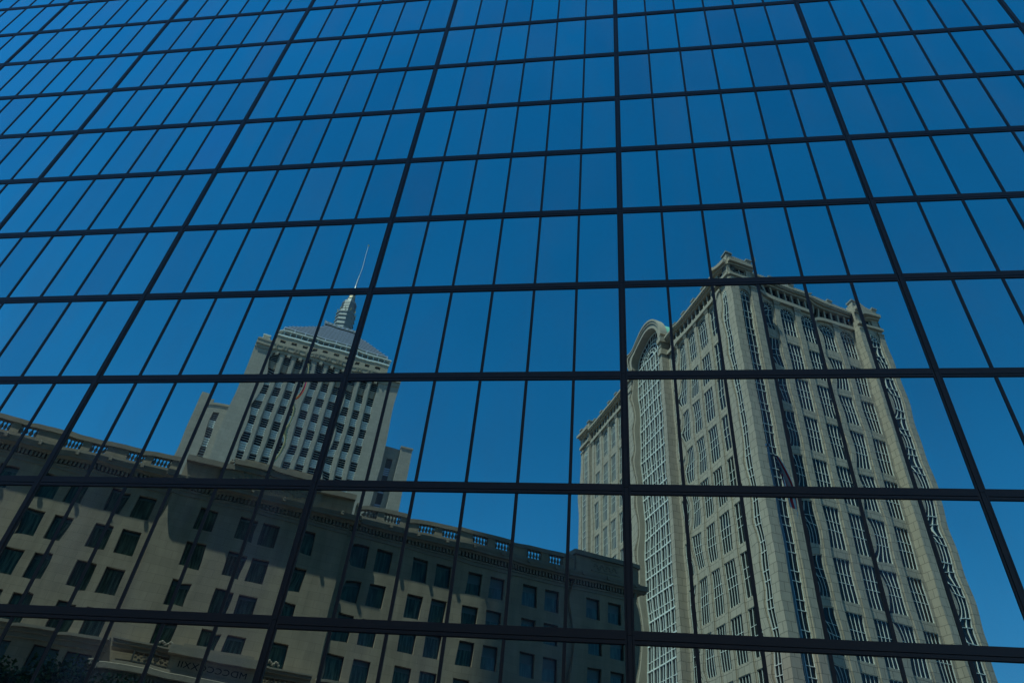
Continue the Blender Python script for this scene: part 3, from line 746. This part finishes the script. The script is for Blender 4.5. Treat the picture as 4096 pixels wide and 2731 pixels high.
def entab(a0, a1, d, ends=True, name='cornice', k=1.0):
    KK = k
    mb = MB(FB)
    mb.box(a0, a1, d, d+0.08, 31.6, 31.95, 'limestone_trim')
    mb.box(a0-0.0, a1, d, d+0.16, 31.95, 32.15, 'limestone_trim')
    mb.prism([(d-0.2, 32.66), (d+0.36, 32.66), (d+0.45, 32.8), (d+0.72*KK, 32.86), (d+0.72*KK, 33.05), (d+0.78*KK, 33.2), (d+0.82*KK, 33.4), (d-0.2, 33.45)], a0-(0.9 if ends else 0), a1+(0.9 if ends else 0), 'limestone_trim')
    k = 0
    while a0+0.36*k+0.2 < a1:
        mb.box(a0+0.36*k+0.08, a0+0.36*k+0.28, d, d+0.28, 32.2, 32.66, 'limestone_trim'); k += 1
    k = 0.0                                                          # carved heads along the gutter edge
    while a0+k < a1-0.5:
        mb.box(a0+0.9+k-0.13, a0+0.9+k+0.13, d+0.78*KK, d+0.78*KK+0.16, 33.1, 33.42, 'limestone_trim'); mb.lump(a0+0.9+k, d+0.84*KK, 33.40, 0.13, 'limestone_trim', 1.0); k += 3.05
    part(name, mb, brown)
lime_wall(-45, -10.5, left_c, 0, low='double'); lime_wall(-10.5, 6.75, cen_c, DC, low='centre'); lime_wall(6.75, 31.6, wing_c, 0, low='double'); lime_wall(31.6, 39.2, endp_c, 0.35, low='double')
entab(-45, -10.5, 0, False); entab(-10.5, 6.75, DC, True, k=1.32); entab(6.75, 31.6, 0, False); entab(31.6, 39.2, 0.35, True)
mb = MB(FB)
for x in (-10.5, 6.75): mb.face([(x,0,0),(x,DC,0),(x,DC,33.2),(x,0,33.2)], 'limestone')
for x in (31.6, 39.2): mb.face([(x,-22 if x > 35 else 0,0),(x,0.35,0),(x,0.35,33.2),(x,-22 if x > 35 else 0,33.2)], 'limestone')
mb.box(39.2, 40.0, -22, -0.2, 32.8, 33.45, 'limestone_trim')
part('return_wall', mb, brown)
mb = MB(FB); mb.box(-45, 39.0, -22, -0.75, 0, 33.4, 'slate'); part('body', mb, brown)
# windows of the upper floors and the tall ones below the belt
def sash_window(w_, h, mull, blind_and_reflection, name):
    mb = MB(LF); mb.face([(-w_/2,0,0),(w_/2,0,0),(w_/2,0,h),(-w_/2,0,h)], 'brownglass')
    for y0, y1 in ((0, 0.07), (h-0.09, h)): mb.box(-w_/2, w_/2, 0.004, 0.07, y0, y1, 'sash')
    for x0 in (-w_/2, w_/2-0.07): mb.box(x0, x0+0.07, 0.004, 0.07, 0, h, 'sash')
    if mull: mb.box(-0.05, 0.05, 0.004, 0.09, 0, h, 'sash')
    if blind_and_reflection > 0: mb.face([(-w_/2+0.08,0.003,h-blind_and_reflection),(w_/2-0.08,0.003,h-blind_and_reflection),(w_/2-0.08,0.003,h-0.08),(-w_/2+0.08,0.003,h-0.08)], 'blind_and_reflection')
    return mb.mesh(name)
sw = [sash_window(WW, W_H, False, b_, 'window') for b_ in (0.0, 0.3, 0.45, 1.0, 0.7)]
tw = [sash_window(1.9, LZ1-LZ0, True, b_, 'tall_window') for b_ in (2.2, 3.0)]
for cs_, d in ((left_c, 0), (cen_c, DC), (wing_c, 0), (endp_c, 0.35)):
    for c in cs_:
        for t in ZT:
            bl = random.choice([0, 1, 2, 1]) if c < 18 else random.choice([3, 4, 3, 2])  # right-hand windows get longer teal sheets, painted in for the reflected sky
            link('window', sw[bl], brown, FB.mat(c, d-0.40, t-W_H))
        if d != DC:
            link('tall_window', random.choice(tw), brown, FB.mat(c, d-0.40, LZ0))
            ltw = link('tall_window', random.choice(tw), brown, FB.mat(c, d-0.40, 6.7))
# lit office lamps seen through the tall windows at the left
mb = MB(FB)
for c in (-12.3, -14.7, -18.2):
    mb.box(c-0.7, c-0.1, -0.39, -0.385, 14.0, 14.12, 'lamp'); mb.box(c+0.15, c+0.8, -0.39, -0.385, 14.0, 14.12, 'lamp')
part('office_lamp', mb, brown)
# balustrade: solid blocks, rails, balusters in groups of five
bal = MB(LF)
bal.lathe(0, 0, [(0.13, 0), (0.13, 0.08), (0.06, 0.13), (0.155, 0.33), (0.145, 0.45), (0.055, 0.74), (0.10, 0.82), (0.13, 0.86), (0.13, 0.95)], 'limestone_trim', 8); bal = bal.mesh('baluster')
for a0, a1, cents in ((6.95, 31.4, wing_c), (-44.8, -10.7, left_c)):
    mb = MB(FB); dd = 0.45
    mb.box(a0, a1, dd-0.28, dd+0.22, 33.45, 33.72, 'limestone_trim'); mb.box(a0, a1, dd-0.32, dd+0.28, 34.67, 35.12, 'limestone_trim')
    op = sorted((c-0.83, c+0.83) for c in cents); x = a0
    for p, q in op+[(a1, a1)]:
        if p > x: mb.box(x, p, dd-0.24, dd+0.18, 33.72, 34.67, 'limestone')
        x = q
    B_ = part('balustrade', mb, brown)
    for p, q in op:
        for k in range(5):
            link('baluster', bal, B_, FB.mat(p+0.16+k*(q-p-0.32)/4, dd-0.03, 33.72))
# attics over the centre and the end
mb = MB(FB); d = DC+0.2
mb.box(-10.4, 6.65, d-3.0, d+0.1, 33.45, 35.2, 'limestone'); mb.box(-10.4, 6.65, d-3.0, d+0.55, 35.2, 35.75, 'limestone_trim')
mb.box(-7.0, 3.2, d-2.8, d+0.35, 33.45, 35.7, 'limestone'); mb.box(-6.2, 2.5, d-2.6, d+0.75, 35.75, 36.25, 'limestone_trim')
mb.box(-5.4, -2.6, d-2.4, d+0.45, 36.25, 36.6, 'limestone_trim'); mb.box(-0.9, 1.9, d-2.4, d+0.45, 36.25, 36.6, 'limestone_trim')
part('attic', mb, brown)
mb = MB(FB)
for x0 in (-6.6, 2.2):
    for k in range(14): mb.lump(x0+random.uniform(0, 1.1)-0.2, d+0.4, 35.9+random.uniform(0, 0.45), random.uniform(0.10, 0.2), 'limestone_trim')
for k in range(90): mb.lump(-5.8+7.8*k/90+random.uniform(-.05, .05), d+0.36, 33.9+random.uniform(0, 1.1), random.uniform(0.07, 0.17), 'limestone_trim')
part('carved_relief', mb, brown)
mb = MB(FB); d = 0.35
mb.box(31.5, 39.3, d-3.2, d+0.45, 33.45, 33.7, 'limestone_trim'); mb.box(31.7, 39.1, d-3.0, d+0.35, 33.7, 35.35, 'limestone'); mb.box(31.5, 39.3, d-3.2, d+0.6, 35.35, 35.85, 'limestone_trim')
mb.box(33.6, 37.2, d+0.35, d+0.42, 33.95, 34.1, 'limestone_trim'); mb.box(33.6, 37.2, d+0.35, d+0.42, 35.05, 35.2, 'limestone_trim')
for k in range(26): mb.lump(34.0+2.9*k/26, d+0.38, 34.55+0.28*math.sin(k*0.9), 0.14, 'limestone_trim')
part('attic', mb, brown)
# entrance frontispiece with its inscription
mb = MB(FB); d = 1.5
mb.box(-10.0, 6.2, 0.55, d+0.25, 17.35, 17.6, 'limestone_trim'); mb.box(-10.0, 6.2, 0.55, d+0.62, 17.6, 17.82, 'limestone_trim')
mb.prism([(0.55, 17.82), (d+0.8, 17.82), (d+0.8, 17.95), (0.55, 18.05)], -10.0, 6.2, 'limestone_trim')
mb.box(-5.3, 1.65, 0.55, d+0.5, 16.3, 17.5, 'limestone'); mb.box(-5.5, 1.85, 0.55, d+1.25, 17.5, 18.2, 'limestone_trim'); mb.box(-4.6, 1.1, 0.55, d+0.9, 18.2, 18.5, 'limestone_trim')
mb.box(-9.4, 5.8, 0.55, d+0.75, 16.15, 16.35, 'limestone_trim')
mb.prism([(0.55, 15.5), (d+1.7, 15.5), (d+1.7, 15.9), (d+1.6, 15.95), (0.55, 16.15)], -11.0, 7.3, 'limestone_trim')
mb.box(-10.6, 6.9, 0.55, d+1.2, 14.6, 15.5, 'limestone_trim')
k = -10.3
while k < 6.6: mb.box(k, k+0.16, d+1.2, d+1.36, 14.95, 15.3, 'limestone_trim'); k += 0.32
mb.box(-10.2, 6.5, 0.55, d+0.9, 0, 14.6, 'limestone')
part('frontispiece', mb, brown)
for x0 in (-8.15, 2.0):
    mb = MB(FB)
    mb.box(x0, x0+3.1, d, d+0.3, 16.5, 16.6, 'limestone_trim'); mb.box(x0, x0+3.1, d, d+0.3, 17.3, 17.4, 'limestone_trim')
    mb.box(x0, x0+0.1, d, d+0.3, 16.6, 17.3, 'limestone_trim'); mb.box(x0+3.0, x0+3.1, d, d+0.3, 16.6, 17.3, 'limestone_trim')
    for k in range(30): mb.lump(x0+0.25+2.6*k/29, d+0.06, 16.95+0.22*math.sin(k*1.3)+random.uniform(-.05, .05), random.uniform(0.07, 0.13), 'limestone_trim', 0.9)
    for sg in (0, 1): mb.lump(x0+1.2+0.7*sg, d+0.10, 16.95, 0.22, 'limestone_trim', 0.8)
    part('carved_panel', mb, brown)
mb = MB(FB)
for x0 in (-6.3, 2.3):
    for k in range(8): mb.lump(x0+0.13*k, d+0.55, 18.3+0.12*math.sin(k*1.5), 0.13, 'limestone_trim', 0.8)
part('scroll_ornament', mb, brown)
tcu = bpy.data.curves.new('inscription', 'FONT'); tcu.body = 'MDCCCCXXII'; tcu.size = 0.88; tcu.extrude = 0.02; tcu.space_character = 1.06
tob = bpy.data.objects.new('inscription_source', tcu); COL.objects.link(tob); bpy.context.view_layer.update()
tme = bpy.data.meshes.new_from_object(tob.evaluated_get(bpy.context.evaluated_depsgraph_get())); bpy.data.objects.remove(tob)
tme.name = 'inscription'; tme.materials.clear(); tme.materials.append(M['groove_and_shade'])
xs_ = [v.co.x for v in tme.vertices]; wt = max(xs_)-min(xs_)
sc_ = 5.5/wt
ux, uy, nx, ny = FB.u[0], -FB.u[1], FB.n[0], -FB.n[1]
ox, oy, oz = FB.p(1.0, d+0.505, 16.72)
link('inscription', tme, brown, Matrix(((-ux*sc_, 0, nx, ox), (-uy*sc_, 0, ny, oy), (0, 0.80, 0, oz), (0, 0, 0, 1))))

# ================================================================== FLAGPOLES AND FLAGS
def flagpole(pos, zb_, ztop, r, mt, label):
    mb = MB(WORLD)
    mb.lathe(pos[0], pos[1], [(r*1.2, zb_), (r, zb_+(ztop-zb_)*0.3), (r*0.6, ztop)], mt, 10)
    me = mb.mesh('pole'); root = thing('flagpole', (pos[0], pos[1], zb_), label, 'flagpole'); link('pole', me, root)
    mb = MB(WORLD); mb.lump(pos[0], pos[1], ztop+0.12, 0.17, 'gold' if mt == 'gold' else 'pole', 1.0)
    link('finial', mb.mesh('finial'), root); return root
px, py, _ = FB.p(-2.25, -1.0, 0)
flagpole((px, py), 35.5, 50.6, 0.16, 'gold', 'gilded flagpole rising from the limestone building attic, mirrored left of centre')
def striped(name, cols_, axis_scale):
    m = bpy.data.materials.new(name); m.use_nodes = True; t = m.node_tree; p = t.nodes['Principled BSDF']; p.inputs['Roughness'].default_value = 0.8
    uv = t.nodes.new('ShaderNodeUVMap'); sp = t.nodes.new('ShaderNodeSeparateXYZ'); cr = t.nodes.new('ShaderNodeValToRGB'); cr.color_ramp.interpolation = 'CONSTANT'
    fr = t.nodes.new('ShaderNodeMath'); fr.operation = 'FRACT'; ml = t.nodes.new('ShaderNodeMath'); ml.operation = 'MULTIPLY'; ml.inputs[1].default_value = axis_scale
    t.links.new(uv.outputs[0], sp.inputs[0]); t.links.new(sp.outputs[0], ml.inputs[0]); t.links.new(ml.outputs[0], fr.inputs[0]); t.links.new(fr.outputs[0], cr.inputs[0]); t.links.new(cr.outputs[0], p.inputs['Base Color'])
    e = cr.color_ramp.elements; n_ = len(cols_)
    for k, c in enumerate(cols_):
        el = e[0] if k == 0 else (e[1] if k == 1 else e.new(k/n_)); el.position = k/n_; el.color = (*c, 1)
    return m
M['rainbow'] = striped('rainbow_cloth', [(0.3, 0.06, 0.5), (0.03, 0.15, 0.8), (0.05, 0.55, 0.12), (0.95, 0.8, 0.05), (0.95, 0.3, 0.03), (0.9, 0.03, 0.04)], 1.0)
M['redwhite'] = striped('red_white_striped_cloth', [(0.75, 0.03, 0.05), (0.9, 0.9, 0.9)], 4.0)
M['navy'] = mat('navy_cloth', (0.012, 0.018, 0.06), 0.8)
M['star'] = mat('white_star_cloth', (0.6, 0.6, 0.6), 0.8)
def drape(name, top, length, width, folds, mt, tilt, label):
    """a limp flag hanging beside its pole; u runs across the stripes"""
    nu, nv = 30, 24; V = []; F = []; UV = []
    for j in range(nv+1):
        v = j/nv
        for i in range(nu+1):
            u = i/nu; wdt = width*(0.35+0.65*math.sin(math.pi*min(1, 0.12+v*0.8)))
            x = top[0]+0.10+wdt*(u*0.55+0.12*math.sin(folds*u*6.28+v*2))+tilt*v*length
            y = top[1]+0.20*math.sin(folds*u*6.28+1.2+v)*(0.4+v)
            z = top[2]-length*v*(0.72+0.28*u)-0.25*u
            V.append((x, y, z))
    me = bpy.data.meshes.new(name)
    for j in range(nv):
        for i in range(nu):
            a = j*(nu+1)+i; F.append((a, a+1, a+nu+2, a+nu+1))
    me.from_pydata(V, [], F); uvl = me.uv_layers.new(name='UVMap')
    for pl in me.polygons:
        pl.use_smooth = True
        for li in pl.loop_indices:
            vi = me.loops[li].vertex_index; uvl.data[li].uv = ((vi % (nu+1))/nu*0.999, (vi//(nu+1))/nv)
    me.materials.append(M[mt])
    if mt == 'redwhite':
        me.materials.append(M['navy']); me.materials.append(M['star'])
        for pl in me.polygons:
            c = pl.index; i, j = c % nu, c//nu
            if j < nv*0.45 and i < nu*0.6: pl.material_index = 2 if (i % 4 == 1 and j % 3 == 1) else 1
    me.update(); return tag(link(name, me), label, 'flag')
drape('flag', (px+0.05, py, 48.9), 2.8, 0.42, 1.1, 'rainbow', -0.03, 'rainbow striped flag hanging limp on the gilded pole')
az = math.radians(13.1); rr = 45.0
qx, qy = CAM.x+rr*math.sin(az), -(CAM.y+rr*math.cos(az))
flagpole((qx, qy), 0.0, 1.6+rr*math.tan(math.radians(31.6)), 0.10, 'pole', 'tall grey flagpole before the cream office tower, mirrored right of centre')
drape('flag', (qx+0.1, qy, 1.6+rr*math.tan(math.radians(31.0))), 4.6, 1.1, 1.2, 'redwhite', 0.12, 'red and white striped flag with starred navy canton hanging limp on grey pole')

# ================================================================== STREET TREES
def tree(x, y, H, crown_r, label, seed, nleaf=9000):
    rs = random.Random(seed); root = thing('street_tree', (x, y, 0), label, 'tree', 'trees along the pavement')
    mb = MB(WORLD)
    mb.lathe(x, y, [(0.26, 0), (0.19, H*0.25), (0.15, H*0.45), (0.06, H*0.8)], 'bark', 9)
    tips = []
    for k in range(16):
        t = rs.uniform(0, 6.28); zz = H*rs.uniform(0.3, 0.7); L_ = crown_r*rs.uniform(0.55, 1.0); up = rs.uniform(0.3, 0.9)*L_
        p0 = Vector((x, y, zz)); p1 = p0+Vector((math.cos(t)*L_, math.sin(t)*L_, up)); tips.append((p0, p1)); mb.bar(tuple(p0), tuple(p1), 0.07, 'bark')
    link('trunk', mb.mesh('trunk'), root)
    cl = []
    for k in range(75):
        t = rs.uniform(0, 6.28); ph = math.acos(rs.uniform(-0.75, 1)); r = crown_r*rs.uniform(0.45, 1.0)
        cl.append(Vector((x+r*math.sin(ph)*math.cos(t), y+r*math.sin(ph)*math.sin(t), H*0.66+r*math.cos(ph)*(H*0.34/crown_r))))
    V = np.zeros((nleaf*4, 3)); rn = np.random.RandomState(seed)
    cidx = rn.randint(0, len(cl), nleaf); C_ = np.array([tuple(c) for c in cl])[cidx]+rn.normal(0, 1, (nleaf, 3))*np.array([0.42, 0.42, 0.30])
    a = rn.normal(0, 1, (nleaf, 3)); a /= np.linalg.norm(a, axis=1)[:, None]; b_ = np.cross(a, rn.normal(0, 1, (nleaf, 3))); b_ /= np.linalg.norm(b_, axis=1)[:, None]
    s_ = rn.uniform(0.05, 0.10, (nleaf, 1)); a = a*s_*1.3; b_ = b_*s_*0.75
    V[0::4] = C_+a; V[1::4] = C_+b_; V[2::4] = C_-a; V[3::4] = C_-b_
    link('crown', raw_mesh('crown', V, np.arange(nleaf*4).reshape(-1, 4), 'leaf', False), root)
def at_view(azd, r): a_ = math.radians(azd); return CAM.x+r*math.sin(a_), -(CAM.y+r*math.cos(a_))
for (azd, r, el, cr_, sd_, lb) in ((-41.9, 40, 10.9, 2.3, 1, 'leafy green street tree mirrored at the bottom left corner'),
                                  (-38.7, 41, 11.4, 2.1, 2, 'taller leafy street tree mirrored second from the left corner'),
                                  (-34.6, 42, 10.9, 2.0, 3, 'lower leafy street tree mirrored beneath the carved frontispiece')):
    X_, Y_ = at_view(azd, r); tree(X_, Y_, 1.6+r*math.tan(math.radians(el)), cr_, lb, sd_, 16000)
